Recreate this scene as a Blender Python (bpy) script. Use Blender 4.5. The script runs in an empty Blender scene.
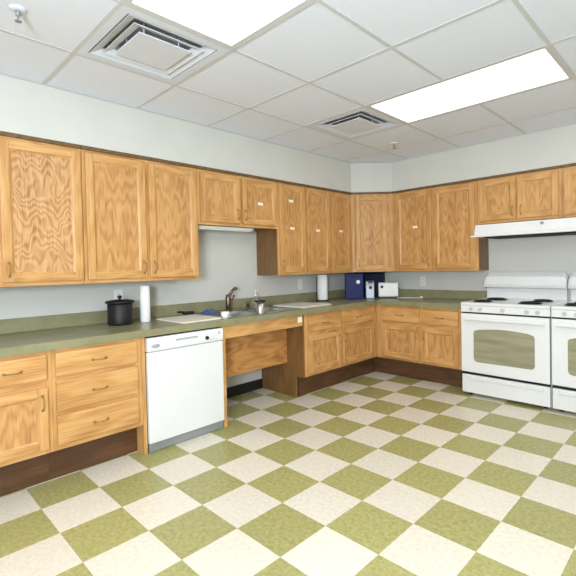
import bpy, math, random
from mathutils import Matrix, Vector
random.seed(4)
PI = math.pi
scene = bpy.context.scene
COL = scene.collection

# ------------------------------------------------------------------ camera
cam_d = bpy.data.cameras.new('camera'); cam = bpy.data.objects.new('camera', cam_d); COL.objects.link(cam)
YAW, PITCH, ROLL = 0.7778, -0.0212, -0.0218
Fv = Vector((-math.sin(YAW)*math.cos(PITCH), math.cos(YAW)*math.cos(PITCH), math.sin(PITCH)))
Rv = Vector((math.cos(YAW), math.sin(YAW), 0)); Uv = Rv.cross(Fv)
R2 = Rv*math.cos(ROLL) + Uv*math.sin(ROLL); U2 = -Rv*math.sin(ROLL) + Uv*math.cos(ROLL)
M4 = Matrix((R2, U2, -Fv)).transposed().to_4x4(); M4.translation = Vector((3.4095, -4.7702, 1.2754))
cam.matrix_world = M4
cam_d.sensor_width = 36; cam_d.lens = 428.484/576*36
cam_d.shift_x = -0.01204; cam_d.shift_y = -0.02273; cam_d.clip_start = 0.05
scene.camera = cam

# ------------------------------------------------------------------ world, light level
w = bpy.data.worlds.new('world'); scene.world = w; w.use_nodes = True
w.node_tree.nodes['Background'].inputs[0].default_value = (0.9, 0.95, 1, 1)
w.node_tree.nodes['Background'].inputs[1].default_value = 0.3
PANEL_LIGHT = 7.2
scene.view_settings.view_transform = 'Standard'; scene.view_settings.look = 'None'
scene.view_settings.exposure = -0.74; scene.view_settings.gamma = 1.0
scene.view_settings.use_curve_mapping = False
# unseen fill lamp added behind the camera to brighten the ceiling
fl = bpy.data.lights.new('ceiling_fill', 'AREA'); fl.shape = 'RECTANGLE'; fl.size = 0.8; fl.size_y = 0.8
fl.energy = 300; fl.color = (0.76, 0.87, 1.0)
flo = bpy.data.objects.new('ceiling_fill', fl); COL.objects.link(flo)
flo.location = (3.9, -6.0, 1.5)
flo.rotation_euler = (Vector((1.9, -2.5, 2.7)) - Vector(flo.location)).to_track_quat('-Z', 'Y').to_euler()

# ------------------------------------------------------------------ materials
def new_mat(name):
    m = bpy.data.materials.new(name); m.use_nodes = True
    nt = m.node_tree; return m, nt, nt.nodes['Principled BSDF']
def s2l(c):
    return tuple((x/255/12.92 if x/255 <= 0.04045 else ((x/255+0.055)/1.055)**2.4) for x in c) + (1,)
def plain(name, rgb, rough=0.5, metal=0.0, noise=0.0, nscale=40, bump=0.0, coat=0.0, spec=None):
    m, nt, b = new_mat(name)
    b.inputs['Base Color'].default_value = s2l(rgb); b.inputs['Roughness'].default_value = rough
    b.inputs['Metallic'].default_value = metal; b.inputs['Coat Weight'].default_value = coat
    if spec is not None: b.inputs['Specular IOR Level'].default_value = spec
    tc = nt.nodes.new('ShaderNodeTexCoord'); n = nt.nodes.new('ShaderNodeTexNoise')
    n.inputs['Scale'].default_value = nscale; n.inputs['Detail'].default_value = 4
    nt.links.new(tc.outputs['Object'], n.inputs['Vector'])
    if noise:
        r = nt.nodes.new('ShaderNodeValToRGB')
        r.color_ramp.elements[0].position = 0.3; r.color_ramp.elements[1].position = 0.7
        r.color_ramp.elements[0].color = s2l([max(0, x*(1-noise)) for x in rgb])
        r.color_ramp.elements[1].color = s2l([min(255, x*(1+noise)) for x in rgb])
        nt.links.new(n.outputs[0], r.inputs[0]); nt.links.new(r.outputs[0], b.inputs['Base Color'])
    if bump:
        bp = nt.nodes.new('ShaderNodeBump'); bp.inputs['Strength'].default_value = bump
        bp.inputs['Distance'].default_value = 0.002
        nt.links.new(n.outputs[0], bp.inputs['Height']); nt.links.new(bp.outputs[0], b.inputs['Normal'])
    return m

def wood(name, axis, light, mid, dark, bands=9.0, figure=1.0, fs=(7, 1.7), zk=0.0):
    """oak: contour bands of a stretched noise make the cathedral figure, fine streaks make the pores"""
    m, nt, b = new_mat(name); N = nt.nodes; L = nt.links
    tc = N.new('ShaderNodeTexCoord'); oi = N.new('ShaderNodeObjectInfo')
    off = N.new('ShaderNodeVectorMath'); off.operation = 'SCALE'
    cmb = N.new('ShaderNodeCombineXYZ'); cmb.inputs[0].default_value = 37; cmb.inputs[1].default_value = 19; cmb.inputs[2].default_value = 53
    L.new(cmb.outputs[0], off.inputs[0]); L.new(oi.outputs['Random'], off.inputs['Scale'])
    add = N.new('ShaderNodeVectorMath'); add.operation = 'ADD'
    L.new(tc.outputs['Object'], add.inputs[0]); L.new(off.outputs[0], add.inputs[1])
    def mapped(across, along):
        mp = N.new('ShaderNodeMapping'); s = [across]*3; s['xyz'.index(axis)] = along
        mp.inputs['Scale'].default_value = s; L.new(add.outputs[0], mp.inputs['Vector']); return mp
    n1 = N.new('ShaderNodeTexNoise'); n1.inputs['Scale'].default_value = 1; n1.inputs['Detail'].default_value = 1.5
    n1.inputs['Roughness'].default_value = 0.35
    L.new(mapped(*fs).outputs[0], n1.inputs['Vector'])
    mul = N.new('ShaderNodeMath'); mul.operation = 'MULTIPLY'; mul.inputs[1].default_value = bands*2*PI
    L.new(n1.outputs[0], mul.inputs[0])
    sp = N.new('ShaderNodeSeparateXYZ'); L.new(add.outputs[0], sp.inputs[0])
    ar = N.new('ShaderNodeMath'); ar.operation = 'MULTIPLY_ADD'; ar.inputs[1].default_value = zk
    L.new(sp.outputs['XYZ'.index(axis.upper())], ar.inputs[0]); L.new(mul.outputs[0], ar.inputs[2])
    sn = N.new('ShaderNodeMath'); sn.operation = 'SINE'; L.new(ar.outputs[0], sn.inputs[0])
    n2 = N.new('ShaderNodeTexNoise'); n2.inputs['Scale'].default_value = 1; n2.inputs['Detail'].default_value = 3
    L.new(mapped(160, 6).outputs[0], n2.inputs['Vector'])
    n3 = N.new('ShaderNodeTexNoise'); n3.inputs['Scale'].default_value = 1; n3.inputs['Detail'].default_value = 2
    L.new(mapped(14, 0.8).outputs[0], n3.inputs['Vector'])
    def madd(a, k, c):
        x = N.new('ShaderNodeMath'); x.operation = 'MULTIPLY_ADD'; L.new(a, x.inputs[0]); x.inputs[1].default_value = k
        if isinstance(c, float): x.inputs[2].default_value = c
        else: L.new(c, x.inputs[2])
        return x.outputs[0]
    v = madd(sn.outputs[0], 0.20*figure, 0.5); v = madd(n2.outputs[0], 0.8, v); v = madd(n3.outputs[0], 0.5, v)
    v = madd(v, 1.0, -0.66)
    r = N.new('ShaderNodeValToRGB'); e = r.color_ramp.elements
    e[0].position = 0.15; e[0].color = s2l(dark); e[1].position = 0.8; e[1].color = s2l(light)
    k = e.new(0.45); k.color = s2l(mid)
    L.new(v, r.inputs[0]); L.new(r.outputs[0], b.inputs['Base Color'])
    b.inputs['Roughness'].default_value = 0.42
    bp = N.new('ShaderNodeBump'); bp.inputs['Strength'].default_value = 0.12; bp.inputs['Distance'].default_value = 0.001
    L.new(n2.outputs[0], bp.inputs['Height']); L.new(bp.outputs[0], b.inputs['Normal'])
    return m

OAK_L, OAK_M, OAK_D = (219, 171, 110), (201, 149, 87), (168, 117, 63)
M = {}
M['oak_v'] = wood('oak_vertical', 'z', OAK_L, OAK_M, OAK_D, 5, 0.5)
M['oak_h'] = wood('oak_horizontal', 'x', OAK_L, OAK_M, OAK_D, 5, 0.6)
M['oak_panel'] = wood('oak_panel', 'z', (215, 165, 106), (195, 142, 83), (156, 105, 57), 3.8, 0.6, (19, 3.6), 34)
M['oak_swirl'] = wood('oak_swirled_panel', 'z', (216, 170, 118), (194, 144, 92), (150, 102, 60), 7.5, 0.75, (13, 6), 95)
M['oak_trim'] = plain('dark_oak_trim', (108, 82, 50), 0.5, noise=0.15)
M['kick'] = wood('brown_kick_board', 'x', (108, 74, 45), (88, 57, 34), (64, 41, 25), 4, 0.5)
M['shade_brown'] = wood('oak_shade_brown', 'z', (140, 102, 58), (124, 87, 48), (102, 70, 38), 4, 0.5)  # shade on cabinet sides facing away from the light, put into a darker oak
M['knee'] = wood('knee_board', 'x', (208, 152, 88), (188, 130, 70), (156, 102, 52), 4, 0.7, (12, 2.2), 25)
M['wall'] = plain('wall_paint', (208, 206, 197), 0.7, noise=0.012, nscale=3, bump=0.05)
M['ceil'] = plain('ceiling_tile', (228, 232, 243), 0.9, noise=0.03, nscale=160, bump=0.4)
M['grid'] = plain('grid_white', (204, 204, 204), 0.5)
M['white'] = plain('white_enamel', (229, 228, 225), 0.25, noise=0.005, coat=0.2)
M['white_plastic'] = plain('white_plastic', (236, 234, 226), 0.4)
M['cream'] = plain('cream_plastic', (236, 230, 212), 0.45)
M['paper'] = plain('paper', (240, 238, 232), 0.9, noise=0.02, nscale=60, bump=0.3)
M['tag'] = plain('label_paper', (250, 240, 215), 0.7)
M['grey'] = plain('grey_metal', (150, 154, 152), 0.4, metal=0.3)
M['black'] = plain('black_matte', (22, 20, 20), 0.5, noise=0.1)
M['gap'] = plain('dark_gap', (24, 23, 22), 0.8)
M['ceramic'] = plain('black_ceramic', (20, 13, 14), 0.55)
M['cast'] = plain('cast_iron', (26, 26, 26), 0.6, noise=0.1, bump=0.2)
M['nickel'] = plain('antique_nickel', (168, 134, 88), 0.4, metal=0.6)
M['steel'] = plain('stainless_steel', (196, 194, 188), 0.28, metal=0.9, noise=0.02)
M['bronze'] = plain('dark_bronze', (118, 102, 86), 0.3, metal=0.85)
M['navy'] = plain('navy_plastic', (4, 15, 84), 0.45, noise=0.05, spec=0.25)
M['navy2'] = plain('navy_enamel', (10, 14, 46), 0.5, noise=0.05, spec=0.2)
M['bluecloth'] = plain('blue_cloth', (72, 96, 150), 0.9, noise=0.12, nscale=90, bump=0.5)
M['silver'] = plain('silver_plastic', (160, 160, 164), 0.35, metal=0.3)
M['vent'] = plain('vent_white', (214, 219, 228), 0.45)
M['duct'] = plain('grey_duct', (170, 170, 172), 0.6)
M['knob_grey'] = plain('pale_grey_knob', (196, 194, 190), 0.4)
M['rubber'] = plain('black_rubber_base', (26, 24, 24), 0.55)
M['badge'] = plain('grey_badge', (170, 172, 180), 0.4)
M['pink'] = plain('pink_mark', (200, 130, 140), 0.5)

def make_counter():
    m, nt, b = new_mat('olive_laminate'); N = nt.nodes; L = nt.links
    tc = N.new('ShaderNodeTexCoord'); n = N.new('ShaderNodeTexNoise'); n.inputs['Scale'].default_value = 240; n.inputs['Detail'].default_value = 3
    L.new(tc.outputs['Object'], n.inputs['Vector'])
    n2 = N.new('ShaderNodeTexNoise'); n2.inputs['Scale'].default_value = 9; n2.inputs['Detail'].default_value = 5
    L.new(tc.outputs['Object'], n2.inputs['Vector'])
    mx = N.new('ShaderNodeMath'); mx.operation = 'ADD'; L.new(n.outputs[0], mx.inputs[0]); L.new(n2.outputs[0], mx.inputs[1])
    h = N.new('ShaderNodeMath'); h.operation = 'MULTIPLY'; h.inputs[1].default_value = 0.5; L.new(mx.outputs[0], h.inputs[0])
    r = N.new('ShaderNodeValToRGB'); e = r.color_ramp.elements
    e[0].position = 0.35; e[0].color = s2l((124, 121, 88)); e[1].position = 0.65; e[1].color = s2l((152, 147, 112))
    L.new(h.outputs[0], r.inputs[0]); L.new(r.outputs[0], b.inputs['Base Color'])
    b.inputs['Roughness'].default_value = 0.3
    return m
M['counter'] = make_counter()

TILE = 0.3048
def make_floor():
    m, nt, b = new_mat('vinyl_checker'); N = nt.nodes; L = nt.links
    tc = N.new('ShaderNodeTexCoord')
    sub = N.new('ShaderNodeVectorMath'); sub.operation = 'ADD'; sub.inputs[1].default_value = (-1.74 + TILE*40, 3.21 + TILE*40, 0.01)
    L.new(tc.outputs['Object'], sub.inputs[0])
    sc = N.new('ShaderNodeVectorMath'); sc.operation = 'SCALE'; sc.inputs['Scale'].default_value = 1/TILE
    L.new(sub.outputs[0], sc.inputs[0])
    ck = N.new('ShaderNodeTexChecker'); ck.inputs['Scale'].default_value = 1
    ck.inputs[1].default_value = (1, 1, 1, 1); ck.inputs[2].default_value = (0, 0, 0, 1)
    L.new(sc.outputs[0], ck.inputs['Vector'])
    fl_ = N.new('ShaderNodeVectorMath'); fl_.operation = 'FLOOR'; L.new(sc.outputs[0], fl_.inputs[0])
    wn = N.new('ShaderNodeTexWhiteNoise'); wn.noise_dimensions = '2D'; L.new(fl_.outputs[0], wn.inputs['Vector'])
    n = N.new('ShaderNodeTexNoise'); n.inputs['Scale'].default_value = 45; n.inputs['Detail'].default_value = 6; n.inputs['Roughness'].default_value = 0.7
    L.new(tc.outputs['Object'], n.inputs['Vector'])
    def ramp(src, a, c, p0=0.35, p1=0.65):
        r = N.new('ShaderNodeValToRGB'); e = r.color_ramp.elements
        e[0].position = p0; e[0].color = s2l(a); e[1].position = p1; e[1].color = s2l(c)
        L.new(src, r.inputs[0]); return r.outputs[0]
    g = ramp(n.outputs[0], (150, 146, 86), (184, 178, 120))
    c = ramp(n.outputs[0], (220, 211, 190), (236, 229, 212))
    mx = N.new('ShaderNodeMix'); mx.data_type = 'RGBA'; L.new(ck.outputs[0], mx.inputs[0]); L.new(c, mx.inputs[6]); L.new(g, mx.inputs[7])
    # slight tile to tile variation
    va = N.new('ShaderNodeMath'); va.operation = 'MULTIPLY_ADD'; va.inputs[1].default_value = 0.10; va.inputs[2].default_value = 0.92
    L.new(wn.outputs[0], va.inputs[0])
    ml = N.new('ShaderNodeVectorMath'); ml.operation = 'SCALE'; L.new(mx.outputs[2], ml.inputs[0]); L.new(va.outputs[0], ml.inputs['Scale'])
    # scattered scuff flecks
    v = N.new('ShaderNodeTexNoise'); v.inputs['Scale'].default_value = 16; v.inputs['Detail'].default_value = 8; v.inputs['Roughness'].default_value = 0.75
    L.new(tc.outputs['Object'], v.inputs['Vector'])
    fk = N.new('ShaderNodeMapRange'); fk.inputs[1].default_value = 0.66; fk.inputs[2].default_value = 0.74
    L.new(v.outputs[0], fk.inputs[0])
    fs = N.new('ShaderNodeMath'); fs.operation = 'MULTIPLY'; fs.inputs[1].default_value = 0.35; L.new(fk.outputs[0], fs.inputs[0])
    m2 = N.new('ShaderNodeMix'); m2.data_type = 'RGBA'; m2.inputs[7].default_value = s2l((140, 128, 100))
    L.new(fs.outputs[0], m2.inputs[0]); L.new(ml.outputs[0], m2.inputs[6])
    L.new(m2.outputs[2], b.inputs['Base Color'])
    b.inputs['Roughness'].default_value = 0.33; b.inputs['Specular IOR Level'].default_value = 0.45
    bp = N.new('ShaderNodeBump'); bp.inputs['Strength'].default_value = 0.08; bp.inputs['Distance'].default_value = 0.002
    L.new(n.outputs[0], bp.inputs['Height']); L.new(bp.outputs[0], b.inputs['Normal'])
    return m
M['floor'] = make_floor()

def emit(name, col, strength):
    m, nt, b = new_mat(name)
    b.inputs['Base Color'].default_value = (0.9, 0.9, 0.9, 1)
    b.inputs['Emission Color'].default_value = col; b.inputs['Emission Strength'].default_value = strength
    return m
M['lamp'] = emit('lit_acrylic_lens', (1.0, 0.97, 0.92, 1), PANEL_LIGHT)

def make_glass():
    m, nt, b = new_mat('oven_glass'); N = nt.nodes; L = nt.links
    tc = N.new('ShaderNodeTexCoord'); n = N.new('ShaderNodeTexNoise'); n.inputs['Scale'].default_value = 4
    mp = N.new('ShaderNodeMapping'); mp.inputs['Scale'].default_value = (0.6, 1, 5)
    L.new(tc.outputs['Object'], mp.inputs['Vector']); L.new(mp.outputs[0], n.inputs['Vector'])
    r = N.new('ShaderNodeValToRGB'); e = r.color_ramp.elements
    e[0].position = 0.3; e[0].color = s2l((134, 130, 104)); e[1].position = 0.7; e[1].color = s2l((158, 152, 122))
    L.new(n.outputs[0], r.inputs[0]); L.new(r.outputs[0], b.inputs['Base Color'])
    b.inputs['Roughness'].default_value = 0.12; b.inputs['Coat Weight'].default_value = 0.5
    return m
M['glass'] = make_glass()
def make_clear():
    m, nt, b = new_mat('clear_plastic')
    b.inputs['Base Color'].default_value = s2l((225, 232, 225)); b.inputs['Roughness'].default_value = 0.08
    b.inputs['Transmission Weight'].default_value = 0.85; b.inputs['IOR'].default_value = 1.3
    return m
M['clear'] = make_clear()
M['soapgreen'] = plain('green_liquid_soap', (150, 160, 96), 0.3)

# ------------------------------------------------------------------ mesh builder
class MB:
    def __init__(s): s.v = []; s.f = []; s.mi = []; s.mats = []; s.sm = []
    def _m(s, m):
        if m not in s.mats: s.mats.append(m)
        return s.mats.index(m)
    def quad(s, pts, m, smooth=False):
        k = len(s.v); s.v += [tuple(p) for p in pts]; s.f.append(tuple(range(k, k+len(pts)))); s.mi.append(s._m(m)); s.sm.append(smooth)
    def box(s, x0, x1, y0, y1, z0, z1, m):
        k = len(s.v)
        s.v += [(x0,y0,z0),(x1,y0,z0),(x1,y1,z0),(x0,y1,z0),(x0,y0,z1),(x1,y0,z1),(x1,y1,z1),(x0,y1,z1)]
        for f in ((3,2,1,0),(4,5,6,7),(0,1,5,4),(1,2,6,5),(2,3,7,6),(3,0,4,7)):
            s.f.append(tuple(k+i for i in f)); s.mi.append(s._m(m)); s.sm.append(False)
        return s
    def prism(s, poly, axis, a, b, m, smooth=False):
        """extrude 2-D polygon along an axis; for 'x' poly is (y,z), 'y' -> (x,z), 'z' -> (x,y)"""
        def P(p, t): return {'x': (t,p[0],p[1]), 'y': (p[0],t,p[1]), 'z': (p[0],p[1],t)}[axis]
        k = len(s.v); n = len(poly)
        s.v += [P(p,a) for p in poly] + [P(p,b) for p in poly]
        s.f.append(tuple(k+i for i in range(n))); s.f.append(tuple(k+n+i for i in reversed(range(n))))
        s.mi += [s._m(m)]*2; s.sm += [False]*2
        for i in range(n):
            j = (i+1) % n; s.f.append((k+i, k+n+i, k+n+j, k+j)); s.mi.append(s._m(m)); s.sm.append(smooth)
        return s
    def lathe(s, prof, m, c=(0,0,0), n=28, axis='z', caps=True):
        k = len(s.v)
        for r, z in prof:
            for i in range(n):
                a = 2*PI*i/n; x, y = r*math.cos(a), r*math.sin(a)
                p = (x,y,z) if axis == 'z' else ((z,x,y) if axis == 'x' else (x,z,y))
                s.v.append((p[0]+c[0], p[1]+c[1], p[2]+c[2]))
        for j in range(len(prof)-1):
            for i in range(n):
                i2 = (i+1) % n
                s.f.append((k+j*n+i, k+j*n+i2, k+(j+1)*n+i2, k+(j+1)*n+i)); s.mi.append(s._m(m)); s.sm.append(True)
        if caps:
            s.f.append(tuple(k+i for i in reversed(range(n)))); s.mi.append(s._m(m)); s.sm.append(False)
            o = k+(len(prof)-1)*n; s.f.append(tuple(o+i for i in range(n))); s.mi.append(s._m(m)); s.sm.append(False)
        return s
    def tube(s, pts, r, m, n=8):
        pts = [Vector(p) for p in pts]; k = len(s.v); rr = r if isinstance(r, (list, tuple)) else [r]*len(pts)
        up = Vector((0.13, 0.21, 1)).normalized()
        for i, p in enumerate(pts):
            d = (pts[min(i+1, len(pts)-1)] - pts[max(i-1, 0)]).normalized()
            a = d.cross(up)
            if a.length < 0.2: a = d.cross(Vector((1, 0.1, 0)))
            a.normalize(); b = d.cross(a)
            for j in range(n):
                t = 2*PI*j/n; s.v.append(tuple(p + a*math.cos(t)*rr[i] + b*math.sin(t)*rr[i]))
        for i in range(len(pts)-1):
            for j in range(n):
                j2 = (j+1) % n
                s.f.append((k+i*n+j, k+i*n+j2, k+(i+1)*n+j2, k+(i+1)*n+j)); s.mi.append(s._m(m)); s.sm.append(True)
        s.f.append(tuple(k+j for j in reversed(range(n)))); o = k+(len(pts)-1)*n; s.f.append(tuple(o+j for j in range(n)))
        s.mi += [s._m(m)]*2; s.sm += [False]*2
        return s
    def build(s, name, parent=None, bevel=0, seg=2, label=None, recalc=True):
        me = bpy.data.meshes.new(name); me.from_pydata(s.v, [], s.f)
        for m in s.mats: me.materials.append(M[m])
        me.polygons.foreach_set('material_index', s.mi); me.polygons.foreach_set('use_smooth', s.sm)
        if recalc:
            import bmesh
            bm = bmesh.new(); bm.from_mesh(me); bmesh.ops.recalc_face_normals(bm, faces=bm.faces); bm.to_mesh(me); bm.free()
        me.update()
        o = bpy.data.objects.new(name, me); COL.objects.link(o)
        if parent: o.parent = parent
        if bevel:
            b = o.modifiers.new('bevel', 'BEVEL'); b.width = bevel; b.segments = seg; b.limit_method = 'ANGLE'; b.angle_limit = math.radians(50)
        if label: o['label'] = label
        return o

def tag(o, label, cat, group=None):
    o['label'] = label; o['category'] = cat
    if group: o['group'] = group
    return o
def thing(name, label, cat, loc=(0,0,0), rz=0.0, group=None):
    o = bpy.data.objects.new(name, None); COL.objects.link(o); o.empty_display_size = 0.1
    o.location = loc; o.rotation_euler = (0, 0, rz)
    return tag(o, label, cat, group)
def struct(o): o['kind'] = 'structure'; return o
def rrect(x0, x1, z0, z1, r, n=6):
    pts = []
    for cx, cz, a0 in ((x1-r, z1-r, 0), (x0+r, z1-r, 90), (x0+r, z0+r, 180), (x1-r, z0+r, 270)):
        for i in range(n+1):
            a = math.radians(a0 + 90*i/n); pts.append((cx + r*math.cos(a), cz + r*math.sin(a)))
    return pts

# ------------------------------------------------------------------ room shell
RX, RY, CZ = 5.4, -7.4, 2.465
WB = -0.05        # inner face of the back wall
SOF = 0.345; SOFZ = 2.125
struct(MB().box(-0.1, RX+0.1, RY-0.1, 0.1, -0.08, 0, 'floor').build('floor'))
struct(MB().box(-0.12, 0, RY-0.1, 0.12, 0, 2.75, 'wall').build('wall_left'))
struct(MB().box(0, RX, WB, 0.12, 0, 2.75, 'wall').build('wall_back'))
struct(MB().box(RX, RX+0.12, RY-0.1, 0.12, 0, 2.75, 'wall').build('wall_right'))
struct(MB().box(0, RX, RY-0.12, RY, 0, 2.75, 'wall').build('wall_front'))
# soffit (bulkhead) above the wall cabinets, one L with a diagonal corner
D0 = 0.69
sof = MB(); sof.prism([(0,RY),(SOF,RY),(SOF,-D0+0.005),(D0-0.005,-SOF),(RX,-SOF),(RX,WB),(0,WB)], 'z', SOFZ, CZ, 'wall')
struct(sof.build('wall_soffit'))
# black vinyl baseboards in the open stretches
struct(MB().box(0, 0.012, -2.724, -1.842, 0, 0.10, 'black').build('baseboard_left'))
struct(MB().box(3.25, RX, WB-0.012, WB, 0, 0.10, 'black').build('baseboard_back'))
struct(MB().box(RX-0.012, RX, RY, WB-0.012, 0, 0.10, 'black').build('baseboard_right'))
struct(MB().box(0, RX-0.012, RY, RY+0.012, 0, 0.10, 'black').build('baseboard_front'))

# ceiling: 2 ft grid, cells of the lights and diffusers left open
GX, GY, GS = 0.900, -2.680, 0.6175
LIGHTS = [(1, -2), (1, 1), (1, -5), (4, -2), (4, -5), (4, 1)]      # 2 cells long in x; past the first pair, unseen ones added for light
VENTS = [(0, -2), (0, 1)]
openc = set(VENTS)
for i, j in LIGHTS: openc |= {(i, j), (i+1, j)}
cm = MB()
x_lo, x_hi, y_lo, y_hi = SOF-0.02, RX, RY, -SOF+0.02
for i in range(-1, 8):
    for j in range(-8, 5):
        if (i, j) in openc: continue
        a0, a1 = max(GX+i*GS, x_lo), min(GX+(i+1)*GS, x_hi); b0, b1 = max(GY+j*GS, y_lo), min(GY+(j+1)*GS, y_hi)
        if a1-a0 < 0.005 or b1-b0 < 0.005: continue
        cm.box(a0, a1, b0, b1, CZ+0.004, CZ+0.02, 'ceil')
struct(cm.build('ceiling'))
gm = MB(); T2 = 0.010
for i in range(-1, 9):
    x = GX+i*GS
    if not (x_lo < x < x_hi): continue
    # stop the bar where a light spans it
    cuts = sorted([(GY+j*GS, GY+(j+1)*GS) for (a, j) in LIGHTS if a+1 == i])
    y = y_lo
    for c0, c1 in cuts + [(y_hi, None)]:
        gm.box(x-T2, x+T2, y, c0, CZ, CZ+0.0035, 'grid'); y = c1
for j in range(-8, 5):
    y = GY+j*GS
    if not (y_lo < y < y_hi): continue
    gm.box(x_lo, x_hi, y-T2, y+T2, CZ-0.0005, CZ+0.003, 'grid')
# wall angle along the soffit
gm.box(SOF, SOF+0.02, RY, -0.62, CZ-0.001, CZ+0.003, 'grid'); gm.box(0.62, RX, -SOF-0.02, -SOF, CZ-0.001, CZ+0.003, 'grid')
struct(gm.build('trim_1'))
struct(MB().box(-0.1, RX+0.1, RY-0.1, 0.1, 2.72, 2.8, 'gap').build('ceiling_slab'))

LLAB = ['lit rectangular ceiling light beside the left air diffuser, cut by the top of the photo',
        'lit rectangular ceiling light over the stoves on the right', 'unseen ceiling light added for brightness behind the camera near the left wall',
        'unseen ceiling light added for brightness at the right wall level with the camera', 'unseen ceiling light added for brightness in the rear right corner of the room',
        'unseen ceiling light added for brightness at the right end of the stove wall']
for k, (i, j) in enumerate(LIGHTS):
    x0, x1, y0, y1 = GX+i*GS, GX+(i+2)*GS, GY+j*GS, GY+(j+1)*GS
    t = thing('ceiling_light', LLAB[k], 'ceiling light', ((x0+x1)/2, (y0+y1)/2, CZ), 0, 'rectangular ceiling lights')
    hx, hy = (x1-x0)/2-T2-0.001, (y1-y0)/2-T2-0.001
    f = MB(); w_ = 0.022
    for a in ((-hx, hx, -hy, -hy+w_), (-hx, hx, hy-w_, hy), (-hx, -hx+w_, -hy+w_, hy-w_), (hx-w_, hx, -hy+w_, hy-w_)):
        f.box(*a, 0.0, 0.02, 'grid')
    f.build('frame', t)
    MB().box(-hx+w_, hx-w_, -hy+w_, hy-w_, 0.006, 0.014, 'lamp').build('lens', t)
    MB().box(-hx, hx, -hy, hy, 0.022, 0.10, 'grid').build('housing', t)

def frustum(mb, r0, z0, r1, z1, m, th=0.004):
    """four sloped blades, square ring from half size r0 at z0 to r1 at z1"""
    for s in range(4):
        c, sn_ = math.cos(s*PI/2), math.sin(s*PI/2)
        def P(x, y, z): return (x*c - y*sn_, x*sn_ + y*c, z)
        o = [P(-r0,-r0,z0), P(r0,-r0,z0), P(r1,-r1,z1), P(-r1,-r1,z1)]
        i_ = [(p[0], p[1], p[2]+th) for p in o]
        k = len(mb.v); mb.v += o + i_
        for f_ in ((0,1,2,3),(7,6,5,4),(0,4,5,1),(3,2,6,7),(1,5,6,2),(0,3,7,4)):
            mb.f.append(tuple(k+q for q in f_)); mb.mi.append(mb._m(m)); mb.sm.append(False)
VLAB = ['square stepped air diffuser in the ceiling at the top left, the nearer one', 'square stepped air diffuser in the ceiling near the room corner, the farther one']
for k, (i, j) in enumerate(VENTS):
    t = thing('air_diffuser', VLAB[k], 'air vent', (GX+(i+0.5)*GS, GY+(j+0.5)*GS, CZ), 0, 'ceiling air diffusers')
    h = GS/2-T2-0.001
    f = MB()
    for a in ((-h, h, -h, -h+0.045), (-h, h, h-0.045, h), (-h, -h+0.045, -h+0.045, h-0.045), (h-0.045, h, -h+0.045, h-0.045)):
        f.box(*a, 0.0, 0.006, 'vent')
    f.build('frame', t)
    b = MB(); q = h-0.04
    frustum(b, q, 0.006, 0.22, 0.08, 'duct'); b.box(-0.22, 0.22, -0.22, 0.22, 0.084, 0.092, 'duct'); b.build('duct_cone', t)
    b = MB(); frustum(b, 0.244, 0.0, 0.196, 0.022, 'vent'); b.build('outer_louver', t)
    b = MB(); frustum(b, 0.197, -0.001, 0.152, 0.016, 'vent'); b.build('inner_louver', t)
    MB().box(-0.148, 0.148, -0.148, 0.148, -0.008, -0.002, 'vent').build('centre_plate', t, bevel=0.002)
    for s in ((1, 1), (1, -1), (-1, 1), (-1, -1)):
        MB().tube([(s[0]*0.1, s[1]*0.1, -0.0015), (s[0]*0.1, s[1]*0.1, 0.0835)], 0.004, 'vent').build('hanger', t)
for (x, y, lab) in ((1.15, -4.23, 'small fire sprinkler head in the ceiling at the top left'), (1.14, -1.03, 'small fire sprinkler head in the ceiling between the far diffuser and the corner')):
    t = thing('fire_sprinkler', lab, 'sprinkler', (x, y, CZ+0.004), 0, 'ceiling fire sprinklers')
    MB().lathe([(0.036, 0), (0.036, -0.004), (0.026, -0.010), (0.012, -0.012)], 'vent', n=24).build('escutcheon', t)
    b = MB(); b.lathe([(0.010, -0.01), (0.010, -0.03), (0.004, -0.032), (0.004, -0.05)], 'grey', n=12)
    b.tube([(0.01, 0, -0.028), (0.017, 0, -0.04), (0.004, 0, -0.055)], 0.0025, 'grey'); b.tube([(-0.01, 0, -0.028), (-0.017, 0, -0.04), (-0.004, 0, -0.055)], 0.0025, 'grey')
    b.build('nozzle', t); MB().lathe([(0.014, -0.055), (0.014, -0.058)], 'grey', n=16).build('deflector', t)

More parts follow.
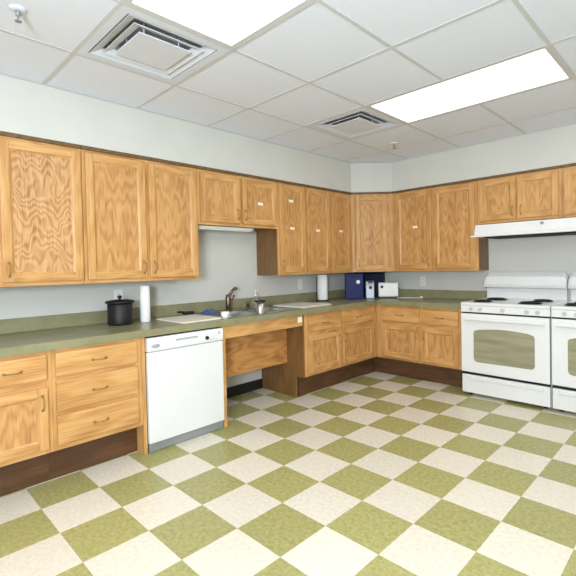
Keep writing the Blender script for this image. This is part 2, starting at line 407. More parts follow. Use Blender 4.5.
# ------------------------------------------------------------------ cabinet kit (local: x along the run, -y to the room)
def pull(parent, x, y, z, vert, name='handle'):
    L_ = 0.042; pts = []
    for i in range(11):
        t = -1 + 2*i/10; d = -0.026*(1-t**4)
        pts.append((x, y+d, z+t*L_) if vert else (x+t*L_, y+d, z))
    b = MB(); b.tube(pts, 0.0034, 'nickel', 8)
    for s in (-1, 1):
        c = (x, y-0.002, z+s*L_) if vert else (x+s*L_, y-0.002, z)
        b.lathe([(0.009, -0.002), (0.007, 0.002)], 'nickel', c, 12, 'y')
    return b.build(name, parent)
def sticker(parent, x, y, z, w_=0.062, h_=0.026):
    return MB().box(x-w_/2, x+w_/2, y-0.0012, y, z-h_/2, z+h_/2, 'tag').build('label_sticker', parent, label='small white label stuck on the wood')
def door(parent, x0, x1, z0, z1, y, hx=None, hz=None, stickers=(), st=0.052, pm='oak_panel'):
    """frame-and-panel door: stiles and rails proud of a recessed panel"""
    th = 0.021; d = MB()
    d.box(x0, x0+st, y-th, y, z0, z1, 'oak_v'); d.box(x1-st, x1, y-th, y, z0, z1, 'oak_v')
    d.box(x0+st, x1-st, y-th, y, z0, z0+st, 'oak_h'); d.box(x0+st, x1-st, y-th, y, z1-st, z1, 'oak_h')
    o = d.build('door', parent, bevel=0.0035)
    p = MB(); e = 0.011; a0, a1, b0, b1 = x0+st, x1-st, z0+st, z1-st
    yi = y-th+0.009; yo = y-th+0.002
    p.quad([(a0+e,yi,b0+e),(a1-e,yi,b0+e),(a1-e,yi,b1-e),(a0+e,yi,b1-e)], pm)
    for q in (((a0,yo,b0),(a1,yo,b0),(a1-e,yi,b0+e),(a0+e,yi,b0+e)), ((a1,yo,b0),(a1,yo,b1),(a1-e,yi,b1-e),(a1-e,yi,b0+e)),
              ((a1,yo,b1),(a0,yo,b1),(a0+e,yi,b1-e),(a1-e,yi,b1-e)), ((a0,yo,b1),(a0,yo,b0),(a0+e,yi,b0+e),(a0+e,yi,b1-e))):
        p.quad(q, 'oak_v')
    p.quad([(a0,y-0.001,b0),(a0,y-0.001,b1),(a1,y-0.001,b1),(a1,y-0.001,b0)], 'oak_panel')
    p.build('door_panel', o, recalc=False)
    if hx is not None: pull(o, hx, y-th, hz, True)
    for sx, sz in stickers: sticker(o, sx, yi, sz)
    return o
def drawer(parent, x0, x1, z0, z1, y, handle=True):
    d = MB(); c = 0.012; th = 0.019
    d.prism([(y, z0), (y-th+0.006, z0), (y-th, z0+c), (y-th, z1-c), (y-th+0.006, z1), (y, z1)], 'x', x0, x1, 'oak_h')
    o = d.build('drawer', parent, bevel=0.003)
    if handle: pull(o, (x0+x1)/2, y-th, (z0+z1)/2, False)
    return o
def carcass(parent, w_, dep, z0, z1, stiles, rails, sides='shade_brown'):
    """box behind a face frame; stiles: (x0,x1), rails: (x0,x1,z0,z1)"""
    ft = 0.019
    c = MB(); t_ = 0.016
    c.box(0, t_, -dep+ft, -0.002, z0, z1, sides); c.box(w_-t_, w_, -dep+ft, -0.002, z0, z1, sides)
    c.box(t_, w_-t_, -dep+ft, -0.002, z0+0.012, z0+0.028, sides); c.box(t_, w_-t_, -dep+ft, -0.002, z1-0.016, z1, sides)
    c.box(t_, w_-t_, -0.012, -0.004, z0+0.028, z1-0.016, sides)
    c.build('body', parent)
    f = MB()
    for a, b in stiles: f.box(a, b, -dep, -dep+ft, z0, z1, 'oak_v')
    for a, b, p, q in rails: f.box(a, b, -dep, -dep+ft, p, q, 'oak_h')
    f.build('face_frame', parent, bevel=0.001, seg=1)

UD = 0.332; UB, UT = 1.185, 2.10
def upper(label, run, a, b, z0, doors, depth=UD, group='oak wall cabinets', dz=0.026, pm='oak_panel'):
    """doors: list of (x0, x1, handle side 'l'/'r'/None, stickers)"""
    loc, rz = ((0, a, 0), PI/2) if run == 'L' else ((a, 0, 0), 0)
    if run == 'R': loc = (a, WB, 0); depth = depth+WB
    t = thing('wall_cabinet', label, 'cabinet', loc, rz, group); w_ = b-a-0.001
    edges = [0.0] + [v for d in doors for v in (d[0]-a+0.012, d[1]-a-0.012)] + [w_]
    st = [(edges[k], edges[k+1]) for k in range(0, len(edges), 2)]
    rl = [(d[0]-a+0.012, d[1]-a-0.012, z0, z0+0.04) for d in doors] + [(d[0]-a+0.012, d[1]-a-0.012, UT-0.04, UT) for d in doors]
    carcass(t, w_, depth, z0, UT, st, rl)
    for d in doors:
        x0, x1 = d[0]-a, d[1]-a
        hx = None if d[2] is None else (x0+0.03 if d[2] == 'l' else x1-0.03)
        door(t, x0, x1, z0+dz, UT-0.022, -depth-0.0005, hx, z0+0.105, [(s-a, z) for s, z in d[3]], pm=pm)
    MB().box(0, w_, -depth-0.012, -0.002, UT+0.0005, SOFZ-0.001, 'oak_trim').build('top_moulding', t, bevel=0.002)
    return t
upper('oak wall cabinet beyond the left edge of the photo', 'L', -5.105, -4.191, UB, [(-5.085, -4.66, 'r', []), (-4.635, -4.21, 'l', [])])
upper('tall single-door oak wall cabinet at the far left with bold swirling grain', 'L', -4.19, -3.69, UB, [(-4.164, -3.703, 'l', [])], pm='oak_swirl')
upper('tall two-door oak wall cabinet above the dishwasher, left of the sink gap', 'L', -3.69, -2.78, UB, [(-3.672, -3.245, 'r', []), (-3.22, -2.80, 'l', [])])
upper('short two-door oak wall cabinet over the sink', 'L', -2.78, -1.87, 1.64, [(-2.762, -2.345, 'r', []), (-2.32, -1.892, 'l', [(-2.10, 1.865)])])
upper('narrow single-door oak wall cabinet right of the sink with two stickers', 'L', -1.87, -1.477, UB, [(-1.85, -1.492, 'l', [(-1.69, 1.93), (-1.68, 1.655)])])
upper('tall two-door oak wall cabinet above the standing paper towel roll', 'L', -1.477, -0.692, UB, [(-1.462, -1.09, 'r', [(-1.29, 1.65)]), (-1.056, -0.71, 'l', [(-0.89, 1.66)])])
# diagonal corner cabinet
t = thing('corner_cabinet', 'diagonal oak corner wall cabinet above the navy boxes and toaster', 'cabinet', (0, 0, 0))
cb = MB(); cb.prism([(0.002, WB-0.002), (0.002, -D0), (UD-0.014, -D0), (D0, -UD+0.014), (D0, WB-0.002)], 'z', UB, UT, 'oak_v')
cb.build('body', t)
FW = (D0-UD)*math.sqrt(2)
p0 = Vector((UD, -D0, 0))
def to_diag(mb):
    c = math.cos(PI/4); out = []
    for (x, y, z) in mb.v: out.append((p0.x + x*c - y*c, p0.y + x*c + y*c, z))
    mb.v = out
class DMB(MB):
    def build(s, *a, **k): to_diag(s); return super().build(*a, **k)
f = DMB(); f.box(0.006, 0.045, -0.001, 0.012, UB, UT, 'oak_v'); f.box(FW-0.045, FW-0.006, -0.001, 0.012, UB, UT, 'oak_v')
f.box(0.045, FW-0.045, -0.001, 0.012, UB, UB+0.04, 'oak_h'); f.box(0.045, FW-0.045, -0.001, 0.012, UT-0.04, UT, 'oak_h')
f.build('face_frame', t, bevel=0.001, seg=1)
_MB = MB; MB = DMB
door(t, 0.055, FW-0.085, UB+0.026, UT-0.022, -0.0015, 0.085, UB+0.105)
MB = _MB
b = MB(); b.prism([(0.002, WB-0.002), (0.002, -D0), (UD+0.012, -D0), (D0, -UD-0.012), (D0, WB-0.002)], 'z', UT+0.0005, SOFZ-0.001, 'oak_trim')
b.build('top_moulding', t)
upper('tall two-door oak wall cabinet right of the corner, its left door bearing a sticker', 'R', 0.692, 1.674, UB, [(0.732, 1.172, 'r', [(0.975, 1.685)]), (1.199, 1.645, 'l', [])])
upper('short two-door oak wall cabinet above the left part of the range hood', 'R', 1.675, 2.425, 1.655, [(1.70, 2.04, 'r', []), (2.055, 2.395, 'l', [])])
upper('short oak wall cabinet above the range hood, cut by the right edge of the photo', 'R', 2.426, 3.17, 1.655, [(2.444, 2.78, 'r', []), (2.80, 3.14, 'l', [])])

# ------------------------------------------------------------------ base cabinets
BD = BDEP = 0.612; KZ = 0.207; BT = 0.811
def base(label, run, a, b, doors=(), drawers=(), group='oak base cabinets', frame_l=0, sides='shade_brown', kick0=0, kick1=None):
    loc, rz = ((0, a, 0), PI/2) if run == 'L' else ((a, 0, 0), 0)
    BD = BDEP
    if run == 'R': loc = (a, WB, 0); BD = BDEP+WB
    t = thing('base_cabinet', label, 'cabinet', loc, rz, group); w_ = b-a-0.001
    cols = sorted({(d[0], d[1]) for d in list(doors)+list(drawers)})
    edges = [0.0] + [v for d in cols for v in (d[0]-a+0.012, d[1]-a-0.012)] + [w_]
    st = [(edges[k], edges[k+1]) for k in range(0, len(edges), 2)]
    rl = []
    for c0, c1 in cols:
        x0, x1 = c0-a+0.012, c1-a-0.012
        rl += [(x0, x1, KZ, KZ+0.035), (x0, x1, BT-0.035, BT)]
        zs = sorted([d[2] for d in drawers if (d[0], d[1]) == (c0, c1)])
        for z in zs:
            if z > 0.3: rl.append((x0, x1, z-0.058, z+0.01))
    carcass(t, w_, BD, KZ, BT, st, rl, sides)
    for d in drawers: drawer(t, d[0]-a, d[1]-a, d[2], d[3], -BD-0.0005)
    for d in doors:
        x0, x1 = d[0]-a, d[1]-a; hx = x0+0.03 if d[2] == 'l' else x1-0.03
        door(t, x0, x1, 0.235, 0.598, -BD-0.0005, hx, 0.598-0.085)
    k1 = w_ if kick1 is None else kick1
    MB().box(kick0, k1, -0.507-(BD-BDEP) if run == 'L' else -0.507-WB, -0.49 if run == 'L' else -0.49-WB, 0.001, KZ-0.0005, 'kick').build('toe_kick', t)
    return t
base('oak base cabinet beyond the left edge of the photo', 'L', -5.31, -4.391, [(-5.29, -4.865, 'r'), (-4.835, -4.41, 'l')], [(-5.29, -4.865, 0.64, 0.788), (-4.835, -4.41, 0.64, 0.788)])
base('narrow oak base cabinet with one drawer over one door at the far left', 'L', -4.39, -3.995, [(-4.365, -4.022, 'r')], [(-4.365, -4.022, 0.64, 0.788)])
t = base('oak base cabinet with three stacked drawers left of the dishwasher', 'L', -3.995, -3.438, [], [(-3.975, -3.476, 0.645, 0.79), (-3.975, -3.476, 0.435, 0.625), (-3.975, -3.476, 0.235, 0.415)])
MB().box(0.5575, 0.582, -BD, -0.002, 0.001, BT, 'oak_v').build('end_panel', t)
# right of the sink: side panel reaches the floor with a toe notch
t = base('oak base cabinet between the sink knee space and the room corner', 'L', -1.82, -0.612, [(-1.775, -1.283, 'r'), (-1.25, -0.69, 'l')], [(-1.775, -1.283, 0.63, 0.788), (-1.25, -0.69, 0.63, 0.788)], kick0=0.019, kick1=1.312)
MB().prism([(-0.002, 0.001), (-0.507, 0.001), (-0.507, KZ), (-BD, KZ), (-BD, BT), (-0.002, BT)], 'x', -0.0195, -0.001, 'shade_brown').build('end_panel', t, label='plain oak end panel, coloured as in shade, facing the knee space')
base('oak base cabinet between the room corner and the left stove', 'R', 0.614, 1.652, [(0.70, 1.158, 'r'), (1.19, 1.585, 'l')], [(0.70, 1.158, 0.63, 0.788), (1.19, 1.585, 0.63, 0.788)], kick0=-0.106)
# sink front with open knee space
t = thing('sink_cabinet_front', 'open oak sink cabinet with knee space and recessed brown board', 'cabinet', (0, -2.772, 0), PI/2)
MB().box(0, 0.030, -BD-0.006, -0.002, 0.001, BT, 'oak_v').build('side_panel', t, bevel=0.002)
MB().box(0.0305, 0.930, -BD, -BD+0.02, 0.705, BT, 'oak_h').build('apron', t, bevel=0.002)
MB().box(0.0305, 0.930, -0.392, -0.375, 0.325, 0.69, 'knee').build('knee_board', t, label='recessed brown board under the sink')
n = MB().box(0.865, 0.925, -BD-0.0014, -BD-0.0002, 0.742, 0.795, 'tag').build('paper_notice', t, label='small white paper notice at the right end of the rail')

# ------------------------------------------------------------------ worktop (one continuous L with the sink cut out)
CT, CB = 0.862, 0.813; CE = 0.642
SX0, SX1, SY0, SY1 = 0.10, 0.545, -2.70, -1.85
wt = MB()
wt.box(0.002, SX0+0.012, -5.32, WB-0.002, CB, CT, 'counter')
wt.box(SX0+0.012, SX1-0.012, -5.32, SY0+0.012, CB, CT, 'counter'); wt.box(SX0+0.012, SX1-0.012, SY1-0.012, WB-0.002, CB, CT, 'counter')
wt.box(SX1-0.012, CE, -5.32, WB-0.002, CB, CT, 'counter'); wt.box(CE, 1.654, -CE, WB-0.002, CB, CT, 'counter')
o = wt.build('worktop'); tag(o, 'olive green laminate L-shaped worktop with low backsplash along both walls', 'countertop')
bs = MB(); bs.box(0.002, 0.022, -5.32, WB-0.002, CT+0.0005, CT+0.098, 'counter'); bs.box(0.022, 1.654, WB-0.022, WB-0.002, CT+0.0005, CT+0.098, 'counter')
bs.build('backsplash', o, bevel=0.003)

# ------------------------------------------------------------------ sink, taps
t = thing('kitchen_sink', 'stainless steel double-bowl sink set in the olive worktop', 'sink', (0, 0, 0))
r = MB(); zt = CT+0.004
my = (SY0+SY1)/2; bx0, bx1 = 0.185, 0.515
for a in ((SX0, bx0, SY0, SY1), (bx1, SX1, SY0, SY1), (bx0, bx1, SY0, SY0+0.03), (bx0, bx1, SY1-0.03, SY1), (bx0, bx1, my-0.015, my+0.015)):
    r.box(*a, CT+0.0005, zt, 'steel')
r.build('rim', t)
for y0, y1 in ((SY0+0.03, my-0.015), (my+0.015, SY1-0.03)):
    b = MB(); zb = 0.722; th = 0.002
    b.box(bx0, bx1, y0, y1, zb-th, zb, 'steel'); b.box(bx0-th, bx0, y0, y1, zb, zt-0.001, 'steel'); b.box(bx1, bx1+th, y0, y1, zb, zt-0.001, 'steel')
    b.box(bx0, bx1, y0-th, y0, zb, zt-0.001, 'steel'); b.box(bx0, bx1, y1, y1+th, zb, zt-0.001, 'steel')
    bo = b.build('bowl', t)
    MB().lathe([(0.045, zb+0.0005), (0.045, zb+0.003), (0.03, zb+0.003)], 'grey', ((bx0+bx1)/2, (y0+y1)/2, 0), 20).build('drain', bo)
t = thing('kitchen_faucet', 'dark bronze single-handle kitchen faucet behind the sink', 'faucet', (0.145, -2.355, zt), 0)
MB().lathe([(0.033, 0.0005), (0.033, 0.012), (0.026, 0.018)], 'bronze').build('base', t)
MB().lathe([(0.023, 0.018), (0.025, 0.06), (0.026, 0.12), (0.021, 0.15), (0.010, 0.156)], 'bronze').build('body', t)
MB().tube([(0.0, 0, 0.13), (0.012, 0.02, 0.165), (0.025, 0.035, 0.195), (0.042, 0.05, 0.212), (0.058, 0.06, 0.205)], [0.015, 0.014, 0.013, 0.015, 0.015], 'bronze', 12).build('spout', t)
MB().tube([(0.01, 0.012, 0.10), (0.024, 0.034, 0.112), (0.03, 0.044, 0.13), (0.032, 0.048, 0.15)], [0.010, 0.008, 0.008, 0.010], 'bronze', 10).build('handle', t)
t = thing('soap_dispenser', 'clear plastic soap bottle with a pump behind the sink', 'soap bottle', (0.145, -2.02, zt))
MB().lathe([(0.026, 0.0005), (0.030, 0.01), (0.030, 0.075), (0.022, 0.098), (0.011, 0.106), (0.011, 0.116)], 'clear').build('bottle', t)
MB().lathe([(0.024, 0.003), (0.027, 0.01), (0.027, 0.055)], 'soapgreen').build('liquid_soap', t)
b = MB(); b.lathe([(0.014, 0.116), (0.014, 0.13), (0.006, 0.134), (0.006, 0.165), (0.012, 0.168), (0.012, 0.18)], 'white_plastic', n=16)
b.tube([(0, 0, 0.174), (0.035, 0, 0.174), (0.04, 0, 0.168)], 0.005, 'white_plastic'); b.build('pump', t)
t = thing('sink_sprayer', 'small dark side sprayer on the sink ledge left of the soap bottle', 'sprayer', (0.145, -2.12, zt))
MB().lathe([(0.022, 0.0005), (0.022, 0.01), (0.014, 0.02)], 'bronze', n=18).build('base', t)
MB().lathe([(0.013, 0.02), (0.016, 0.05), (0.019, 0.065), (0.012, 0.072)], 'bronze', n=18).build('head', t)
t = thing('steel_canister', 'small steel canister with a flat black lid beside the sink', 'canister', (0.592, -2.345, CT))
MB().lathe([(0.036, 0.0006), (0.037, 0.004), (0.037, 0.110)], 'steel').build('body', t)
MB().lathe([(0.048, 0.1105), (0.050, 0.116), (0.046, 0.121), (0.012, 0.123), (0.010, 0.128)], 'black').build('lid', t)
t = thing('white_cup', 'small white cup standing in front of the faucet', 'cup', (0.585, -2.715, CT))
b = MB(); b.lathe([(0.026, 0.0006), (0.033, 0.055), (0.031, 0.055), (0.024, 0.004)], 'white_plastic'); b.build('cup_wall', t)
b = MB(); b.tube([(0.03, 0.008, 0.045), (0.052, 0.012, 0.042), (0.055, 0.012, 0.022), (0.027, 0.006, 0.014)], 0.004, 'white_plastic'); b.build('handle', t)

# boards, cloth, brush
def board(label, x0, x1, y0, y1, rz=0.0):
    t = MB().prism(rrect(-(x1-x0)/2, (x1-x0)/2, -(y1-y0)/2, (y1-y0)/2, 0.02), 'z', 0.0006, 0.012, 'cream')
    o = t.build('cutting_board', None, bevel=0.003); o.location = ((x0+x1)/2, (y0+y1)/2, CT); o.rotation_euler = (0, 0, rz)
    return tag(o, label, 'cutting board', 'white cutting boards')
board('white cutting board lying above the dishwasher, left of the sink', 0.17, 0.59, -3.10, -2.745)
board('white cutting board lying right of the sink', 0.12, 0.56, -1.775, -1.335)
def cloth(name, w_, d_, h_, m, seed, label, cat, loc, rz):
    rnd = random.Random(seed); nx, ny = 16, 10; b = MB(); vs = {}
    ph = [rnd.uniform(0, 6) for _ in range(4)]
    for lay in (1, 0):
        for i in range(nx+1):
            for j in range(ny+1):
                u, v = i/nx*2-1, j/ny*2-1
                z = h_*(0.55+0.25*math.sin(5*u+ph[0]+2*v)+0.2*math.sin(7*v+ph[1]-3*u))*(1-abs(u)**4)*(1-abs(v)**4)
                vs[(lay, i, j)] = len(b.v); b.v.append((u*w_/2*(1+0.08*math.sin(4*v+ph[2])), v*d_/2*(1+0.1*math.sin(5*u+ph[3])), (z+0.004) if lay else 0.0006))
    for i in range(nx):
        for j in range(ny):
            for lay in (0, 1):
                q = (vs[(lay,i,j)], vs[(lay,i+1,j)], vs[(lay,i+1,j+1)], vs[(lay,i,j+1)])
                b.f.append(q if lay else q[::-1]); b.mi.append(b._m(m)); b.sm.append(True)
    rim = [(i, 0) for i in range(nx)] + [(nx, j) for j in range(ny)] + [(i, ny) for i in range(nx, 0, -1)] + [(0, j) for j in range(ny, 0, -1)]
    for k in range(len(rim)):
        a, c = rim[k], rim[(k+1) % len(rim)]
        b.f.append((vs[(0,)+a], vs[(0,)+c], vs[(1,)+c], vs[(1,)+a])); b.mi.append(b._m(m)); b.sm.append(True)
    o = b.build(name); o.location = loc; o.rotation_euler = (0, 0, rz); return tag(o, label, cat)
cloth('dish_cloth', 0.16, 0.11, 0.03, 'bluecloth', 3, 'crumpled blue dish cloth between the left cutting board and the faucet', 'cloth', (0.135, -2.56, zt), 1.4)
t = thing('scrub_brush', 'black scrub brush left of the blue cloth', 'brush', (0.125, -2.77, CT), 1.45)
MB().prism(rrect(-0.05, 0.05, -0.02, 0.02, 0.018), 'z', 0.02, 0.038, 'black').build('brush_head', t, bevel=0.004)
b = MB()
for i in range(8):
    for j in range(3):
        b.lathe([(0.004, 0.0006), (0.003, 0.0205)], 'black', (-0.04+i*0.0115, -0.011+j*0.011, 0), 6)
b.build('bristles', t)
MB().tube([(-0.045, 0, 0.03), (-0.075, 0, 0.038), (-0.10, 0, 0.036)], [0.012, 0.010, 0.008], 'black').build('handle', t)

# black lidded crock
t = thing('lidded_crock', 'black ceramic crock with a knobbed lid on the left worktop', 'crock', (0.20, -3.40, CT))
MB().lathe([(0.080, 0.0006), (0.087, 0.006), (0.090, 0.02), (0.090, 0.155), (0.084, 0.160)], 'ceramic', n=40).build('body', t)
ld = MB().lathe([(0.082, 0.1605), (0.103, 0.163), (0.105, 0.172), (0.099, 0.179), (0.06, 0.186), (0.014, 0.188)], 'ceramic', n=40).build('lid', t)
MB().lathe([(0.010, 0.1885), (0.009, 0.197), (0.017, 0.205), (0.017, 0.213), (0.009, 0.219)], 'ceramic', n=20).build('lid_knob', ld)

def towel(label, x, y, r_, h_, stand):
    t = thing('paper_towel_roll', label, 'paper towel', (x, y, CT), 0, 'standing paper towel rolls')
    z0 = 0.014 if stand else 0.0006
    MB().lathe([(0.02, z0), (r_-0.003, z0), (r_, z0+0.004), (r_, h_-0.004), (r_-0.003, h_), (0.02, h_), (0.02, h_-0.02), (0.0195, z0+0.01)], 'paper', n=36, caps=False).build('paper_roll', t)
    MB().lathe([(0.019, z0+0.002), (0.019, h_-0.001), (0.017, h_-0.001), (0.017, z0+0.002)], 'shade_brown', n=24).build('cardboard_core', t)
    if stand:
        MB().lathe([(0.075, 0.0006), (0.075, 0.008), (0.070, 0.013)], 'rubber', n=36).build('holder_base', t)
        MB().tube([(0, 0, 0.012), (0, 0, h_+0.004)], 0.006, 'rubber').build('holder_rod', t)
        c = (-0.048, -0.05)
        MB().tube([(c[0], c[1], 0.01), (c[0], c[1], h_-0.02)], 0.004, 'rubber').build('side_arm', t)
    return t
towel('white paper towel roll standing beside the black crock', 0.215, -3.208, 0.038, 0.285, False)
towel('white paper towel roll on a black holder left of the navy box', 0.155, -1.015, 0.060, 0.305, True)

# corner group
t = thing('storage_box', 'tall navy blue box with a pale emblem beside the towel holder', 'box', (0.285, -0.585, CT), math.radians(40))
MB().box(-0.108, 0.108, -0.08, 0.09, 0.0006, 0.305, 'navy').build('body', t, bevel=0.01, seg=3)
b = MB(); b.lathe([(0.024, -0.0815), (0.02, -0.084)], 'white_plastic', (0.045, 0, 0.205), 20, 'y'); b.build('emblem', t, label='pale round emblem')
MB().box(-0.075, 0.075, -0.088, -0.0805, 0.268, 0.280, 'navy2').build('handle', t, bevel=0.003)
t = thing('storage_box', 'navy blue box half hidden behind the silver can opener and toaster', 'box', (0.235, -0.26, CT), math.radians(22))
MB().box(-0.15, 0.22, -0.05, 0.10, 0.0006, 0.295, 'navy2').build('body', t, bevel=0.01, seg=3)
MB().box(-0.155, 0.225, -0.055, 0.105, 0.2955, 0.308, 'navy2').build('lid', t, bevel=0.004)
t = thing('can_opener', 'silver electric can opener between the navy boxes and toaster', 'can opener', (0.40, -0.42, CT), math.radians(38))
MB().prism([(-0.05, 0.0006), (0.05, 0.0006), (0.045, 0.15), (0.04, 0.20), (0.02, 0.215), (-0.03, 0.205), (-0.042, 0.15)], 'x', -0.05, 0.05, 'silver').build('body', t, bevel=0.006)
MB().lathe([(0.02, -0.048), (0.018, -0.058)], 'black', (0.005, 0, 0.13), 18, 'y').build('cutting_wheel', t)
MB().box(-0.02, 0.03, -0.075, -0.03, 0.19, 0.203, 'black').build('lever', t, bevel=0.004)
t = thing('toaster', 'white two-slot toaster in the corner in front of a navy box', 'toaster', (0.575, -0.295, CT), math.radians(36))
hw, hd, th = 0.115, 0.08, 0.19
b = MB(); b.prism([(-hd, 0.022), (hd, 0.022), (hd, th-0.03), (hd-0.008, th-0.01), (hd-0.025, th), (-hd+0.025, th), (-hd+0.008, th-0.01), (-hd, th-0.03)], 'x', -hw, hw, 'white_plastic')
b.build('body', t, bevel=0.008, seg=3)
b = MB(); b.box(-hw+0.008, hw-0.008, -hd+0.008, hd-0.008, 0.0006, 0.0215, 'black'); b.build('base', t)
for s in (-1, 1): MB().box(-0.10, 0.10, s*0.03-0.012, s*0.03+0.012, th+0.0003, th+0.002, 'black').build('slot', t)
MB().box(hw+0.0005, hw+0.02, -0.02, 0.02, 0.11, 0.125, 'black').build('lever', t, bevel=0.003)
MB().lathe([(0.018, -hd-0.0005), (0.015, -hd-0.012)], 'black', (-0.075, 0, 0.14), 18, 'y').build('browning_dial', t)
t = thing('appliance_cord', 'thin white cord with a small plug lying right of the toaster', 'cord', (0, 0, 0))
pts = [(0.70, -0.30, CT+0.006), (0.74, -0.27, CT+0.006), (0.79, -0.22, CT+0.0055), (0.84, -0.19, CT+0.0055), (0.90, -0.18, CT+0.0055), (0.93, -0.175, CT+0.008)]
MB().tube(pts, 0.0045, 'cream').build('wire', t)
MB().lathe([(0.010, 0.0006), (0.016, 0.006), (0.016, 0.022), (0.010, 0.028)], 'cream', (0.95, -0.172, CT), 16).build('plug', t)

# wall outlets
def outlet(label, loc, rz):
    t = thing('wall_outlet', label, 'outlet', loc, rz, 'wall outlets')
    pl = MB().box(-0.036, 0.036, -0.006, -0.0005, -0.058, 0.058, 'white_plastic').build('cover_plate', t, bevel=0.003)
    for s in (-1, 1):
        so = MB().prism(rrect(-0.016, 0.016, s*0.021-0.013, s*0.021+0.013, 0.008), 'y', -0.0085, -0.0062, 'cream').build('socket', t)
        b = MB()
        for q in (-0.006, 0.006): b.box(q-0.001, q+0.001, -0.0090, -0.0086, s*0.021-0.005, s*0.021+0.005, 'black')
        b.build('slots', so)
outlet('white wall outlet behind the black crock', (0, -3.325, 1.055), PI/2)
outlet('white wall outlet right of the sink', (0, -1.23, 1.06), PI/2)
outlet('white wall outlet on the back wall left of the stove', (0.905, WB, 1.06), 0)
# under-cabinet lamp over the sink (off)
t = thing('under_cabinet_light', 'slim white unlit light under the short cabinet over the sink', 'light fixture', (0.22, -2.44, 1.639))
MB().box(-0.05, 0.05, -0.31, 0.31, -0.022, 0, 'white_plastic').build('housing', t, bevel=0.003)
MB().box(-0.04, 0.04, -0.29, 0.29, -0.030, -0.0225, 'paper').build('diffuser', t, bevel=0.003)

# ------------------------------------------------------------------ dishwasher
t = thing('dishwasher', 'white built-in dishwasher under the worktop', 'dishwasher', (0, -3.409, 0), PI/2)
W = 0.633
MB().box(0.008, W-0.008, -0.60, -0.02, 0.07, 0.805, 'gap').build('tub', t)
dd = MB().box(0.003, W-0.003, -0.635, -0.601, 0.068, 0.700, 'white').build('door', t, bevel=0.006, seg=3)
cp = MB(); cp.prism([(-0.601, 0.704), (-0.638, 0.704), (-0.642, 0.715), (-0.642, 0.775), (-0.634, 0.800), (-0.601, 0.800)], 'x', 0.003, W-0.003, 'white')
c = cp.build('control_panel', t, bevel=0.003)
MB().prism(rrect(0.215, 0.40, 0.756, 0.770, 0.006), 'y', -0.6435, -0.6422, 'badge').build('handle_recess', c)
MB().lathe([(0.015, -0.6425), (0.013, -0.655)], 'black', (0.478, 0, 0.742), 20, 'y').build('cycle_dial', c)
b = MB()
for i in range(4): b.box(0.505+i*0.018, 0.515+i*0.018, -0.6435, -0.6421, 0.722, 0.728, 'badge')
b.build('button', c)
b = MB(); b.lathe([(0.001, -0.6436), (0.032, -0.6434), (0.032, -0.6422)], 'badge', (0.06, 0, 0), 24, 'y')
b.v = [(x, y, z*0.42+0.742) for x, y, z in b.v]; b.build('badge', c, label='small grey oval badge')
MB().lathe([(0.009, -0.6422), (0.008, -0.6435)], 'pink', (0.592, 0, 0.768), 14, 'y').build('round_sticker', c, label='tiny pink round sticker')
MB().box(0.006, W-0.006, -0.618, -0.595, 0.004, 0.064, 'grey').build('kick_plate', t, bevel=0.003, label='grey metal kick plate')

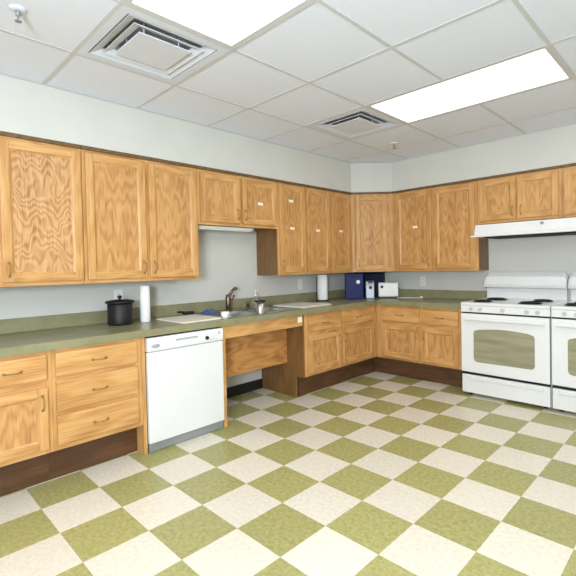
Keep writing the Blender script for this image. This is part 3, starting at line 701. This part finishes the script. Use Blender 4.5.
# ------------------------------------------------------------------ stoves
def stove(x, label):
    t = thing('stove', label, 'stove', (x, 0, 0), 0, 'white kitchen stoves'); W = 0.757
    MB().box(0.002, W-0.002, -0.690, -0.06, 0.03, 0.862, 'white').build('body', t, bevel=0.003)
    ct = MB(); ct.prism([(-0.06, 0.8625), (-0.728, 0.8625), (-0.738, 0.872), (-0.738, 0.884), (-0.726, 0.893), (-0.06, 0.893)], 'x', 0, W, 'white')
    ct.build('cooktop', t, bevel=0.002)
    cp = MB(); cp.prism([(-0.691, 0.802), (-0.728, 0.802), (-0.733, 0.862), (-0.691, 0.862)], 'x', 0, W, 'white'); cp = cp.build('control_panel', t, bevel=0.002)
    for kx in (0.095, 0.18, 0.378, 0.577, 0.662):
        b = MB(); b.lathe([(0.017, -0.7315), (0.016, -0.744), (0.012, -0.752)], 'knob_grey', (kx, 0, 0.832), 20, 'y'); b.box(kx-0.0035, kx+0.0035, -0.758, -0.745, 0.818, 0.846, 'knob_grey')
        b.build('knob', t)
    MB().box(0.004, W-0.004, -0.722, -0.691, 0.790, 0.8015, 'gap').build('vent_gap', t)
    # oven door with arched window
    z0, z1 = 0.232, 0.788
    wx0, wx1, wz0, wz1 = 0.118, 0.640, 0.335, 0.650
    d = MB(); yo, yi = -0.738, -0.692
    arch = []
    nA = 14
    arch += [(wx0+0.03, wz0), (wx1-0.03, wz0), (wx1-0.009, wz0+0.009), (wx1, wz0+0.03)]
    arch += [(wx1, wz1-0.045), (wx1-0.008, wz1-0.022)]
    for i in range(1, nA):
        u = i/nA; xx = wx1-0.02 + (wx0-wx1+0.04)*u; arch.append((xx, wz1-0.012 + 0.019*math.sin(PI*u)))
    arch += [(wx0+0.008, wz1-0.022), (wx0, wz1-0.045), (wx0, wz0+0.03), (wx0+0.009, wz0+0.009)]
    # ring between outer rectangle and window
    def ring_pt(p):
        cx, cz = (wx0+wx1)/2, (wz0+wz1)/2; dx, dz = p[0]-cx, p[1]-cz
        X0, X1 = 0.004-cx, W-0.004-cx; Z0, Z1 = z0-cz, z1-cz
        s = min([v for v in ((X1/dx if dx > 1e-6 else 9e9), (X0/dx if dx < -1e-6 else 9e9), (Z1/dz if dz > 1e-6 else 9e9), (Z0/dz if dz < -1e-6 else 9e9))])
        return (cx+dx*s, cz+dz*s)
    inner = arch; outer = [ring_pt(p) for p in arch]
    corners = [(W-0.004, z0), (W-0.004, z1), (0.004, z1), (0.004, z0)]
    n_ = len(inner)
    for i in range(n_):
        j = (i+1) % n_; a, b_ = outer[i], outer[j]
        poly = [inner[i], inner[j], b_]
        if abs(a[0]-b_[0]) > 1e-5 and abs(a[1]-b_[1]) > 1e-5:
            c_ = min(corners, key=lambda q: abs(q[0]-a[0])+abs(q[1]-a[1])+abs(q[0]-b_[0])+abs(q[1]-b_[1])); poly.append(c_)
        poly.append(a)
        d.quad([(p[0], yo, p[1]) for p in poly][::-1], 'white')
        d.quad([(inner[i][0], yo, inner[i][1]), (inner[j][0], yo, inner[j][1]), (inner[j][0], yo+0.006, inner[j][1]), (inner[i][0], yo+0.006, inner[i][1])], 'white')
    X0, X1 = 0.004, W-0.004
    d.quad([(X0,yo,z0),(X0,yi,z0),(X1,yi,z0),(X1,yo,z0)], 'white'); d.quad([(X0,yo,z1),(X1,yo,z1),(X1,yi,z1),(X0,yi,z1)], 'white')
    d.quad([(X0,yo,z0),(X0,yo,z1),(X0,yi,z1),(X0,yi,z0)], 'white'); d.quad([(X1,yo,z0),(X1,yi,z0),(X1,yi,z1),(X1,yo,z1)], 'white')
    d.quad([(X0,yi,z0),(X0,yi,z1),(X1,yi,z1),(X1,yi,z0)], 'white')
    dr = d.build('oven_door', t, recalc=False)
    g = MB(); g.prism(inner, 'y', yo+0.005, yo+0.011, 'glass'); g.build('oven_window', dr, label='tinted arched oven window')
    h = MB(); h.prism([(yo-0.001, 0.722), (yo-0.032, 0.728), (yo-0.036, 0.742), (yo-0.028, 0.752), (yo-0.001, 0.75)], 'x', 0.04, W-0.04, 'white')
    h.build('handle', dr, bevel=0.003)
    MB().box(0.006, W-0.006, -0.715, -0.691, 0.208, 0.231, 'gap').build('shadow_gap', t)
    dw = MB(); dw.box(0.004, W-0.004, -0.734, -0.692, 0.035, 0.206, 'white'); dw = dw.build('drawer', t, bevel=0.005)
    MB().prism([(-0.7345, 0.160), (-0.746, 0.165), (-0.748, 0.185), (-0.7345, 0.19)], 'x', 0.05, W-0.05, 'white').build('handle', dw, bevel=0.002)
    b = MB()
    for fx in (0.04, W-0.07):
        for fy in (-0.66, -0.08): b.box(fx, fx+0.03, fy, fy+0.03, 0.0006, 0.0298, 'gap')
    b.build('feet', t)
    # backguard
    MB().box(0.012, W-0.012, -0.105, -0.061, 0.8935, 0.996, 'white').build('backguard_post', t)
    up = MB(); prof = [(-0.06, 0.9965), (-0.12, 0.9965), (-0.178, 1.01), (-0.186, 1.04), (-0.16, 1.12), (-0.115, 1.155), (-0.095, 1.166), (-0.06, 1.166)]
    k = len(up.v); n_ = len(prof)
    xs = [(0.0, 0.72), (0.012, 0.88), (0.035, 1.0), (W-0.035, 1.0), (W-0.012, 0.88), (W, 0.72)]
    for xx, s in xs:
        for (y, z) in prof: up.v.append((xx, -0.06+(y+0.06)*(0.75+0.25*s), 0.9965+(z-0.9965)*s))
    for i in range(len(xs)-1):
        for j in range(n_):
            j2 = (j+1) % n_; up.f.append((k+i*n_+j, k+i*n_+j2, k+(i+1)*n_+j2, k+(i+1)*n_+j)); up.mi.append(up._m('white')); up.sm.append(False)
    up.f.append(tuple(k+j for j in reversed(range(n_)))); up.f.append(tuple(k+(len(xs)-1)*n_+j for j in range(n_))); up.mi += [0, 0]; up.sm += [False]*2
    up.build('backguard', t, bevel=0.006)
    for gx, gy, rr in ((0.15, -0.585, 0.075), (0.175, -0.29, 0.085), (0.565, -0.585, 0.085), (0.59, -0.29, 0.075)):
        b = MB(); z = 0.8935
        b.lathe([(rr+0.012, z), (rr+0.012, z+0.003), (rr+0.004, z+0.003), (rr, z+0.001)], 'cast', (gx, gy, 0), 32)
        pts = []
        for i in range(90):
            a = i/89*2*PI*4; q = 0.014+(rr-0.016)*i/89; pts.append((gx+q*math.cos(a), gy+q*math.sin(a), z+0.010))
        bo = b.build('burner_pan', t); c = MB(); c.tube(pts, 0.0058, 'cast', 6); c.build('heating_coil', bo)
    return t
stove(1.659, 'white stove directly right of the oak base cabinets')
stove(2.424, 'white stove at the right edge of the photo, only partly in view')

# ------------------------------------------------------------------ range hood
t = thing('range_hood', 'long white range hood above the stoves', 'range hood', (1.695, 0, 0))
HW = 1.50
MB().prism([(WB-0.002, 1.535), (-0.485, 1.535), (-0.485, 1.560), (-0.455, 1.640), (WB-0.002, 1.640)], 'x', 0, HW, 'white').build('canopy', t, bevel=0.003)
MB().box(-0.025, HW+0.02, -0.515, WB-0.002, 1.518, 1.5345, 'white').build('lip', t, bevel=0.003)
MB().box(0.08, HW-0.08, -0.44, -0.06, 1.508, 1.5178, 'gap').build('filter', t)
b = MB(); b.lathe([(0.014, -0.474), (0.012, -0.495)], 'grey', (0.60, 0, 1.612), 18, 'y'); b.build('switch_knob', t)
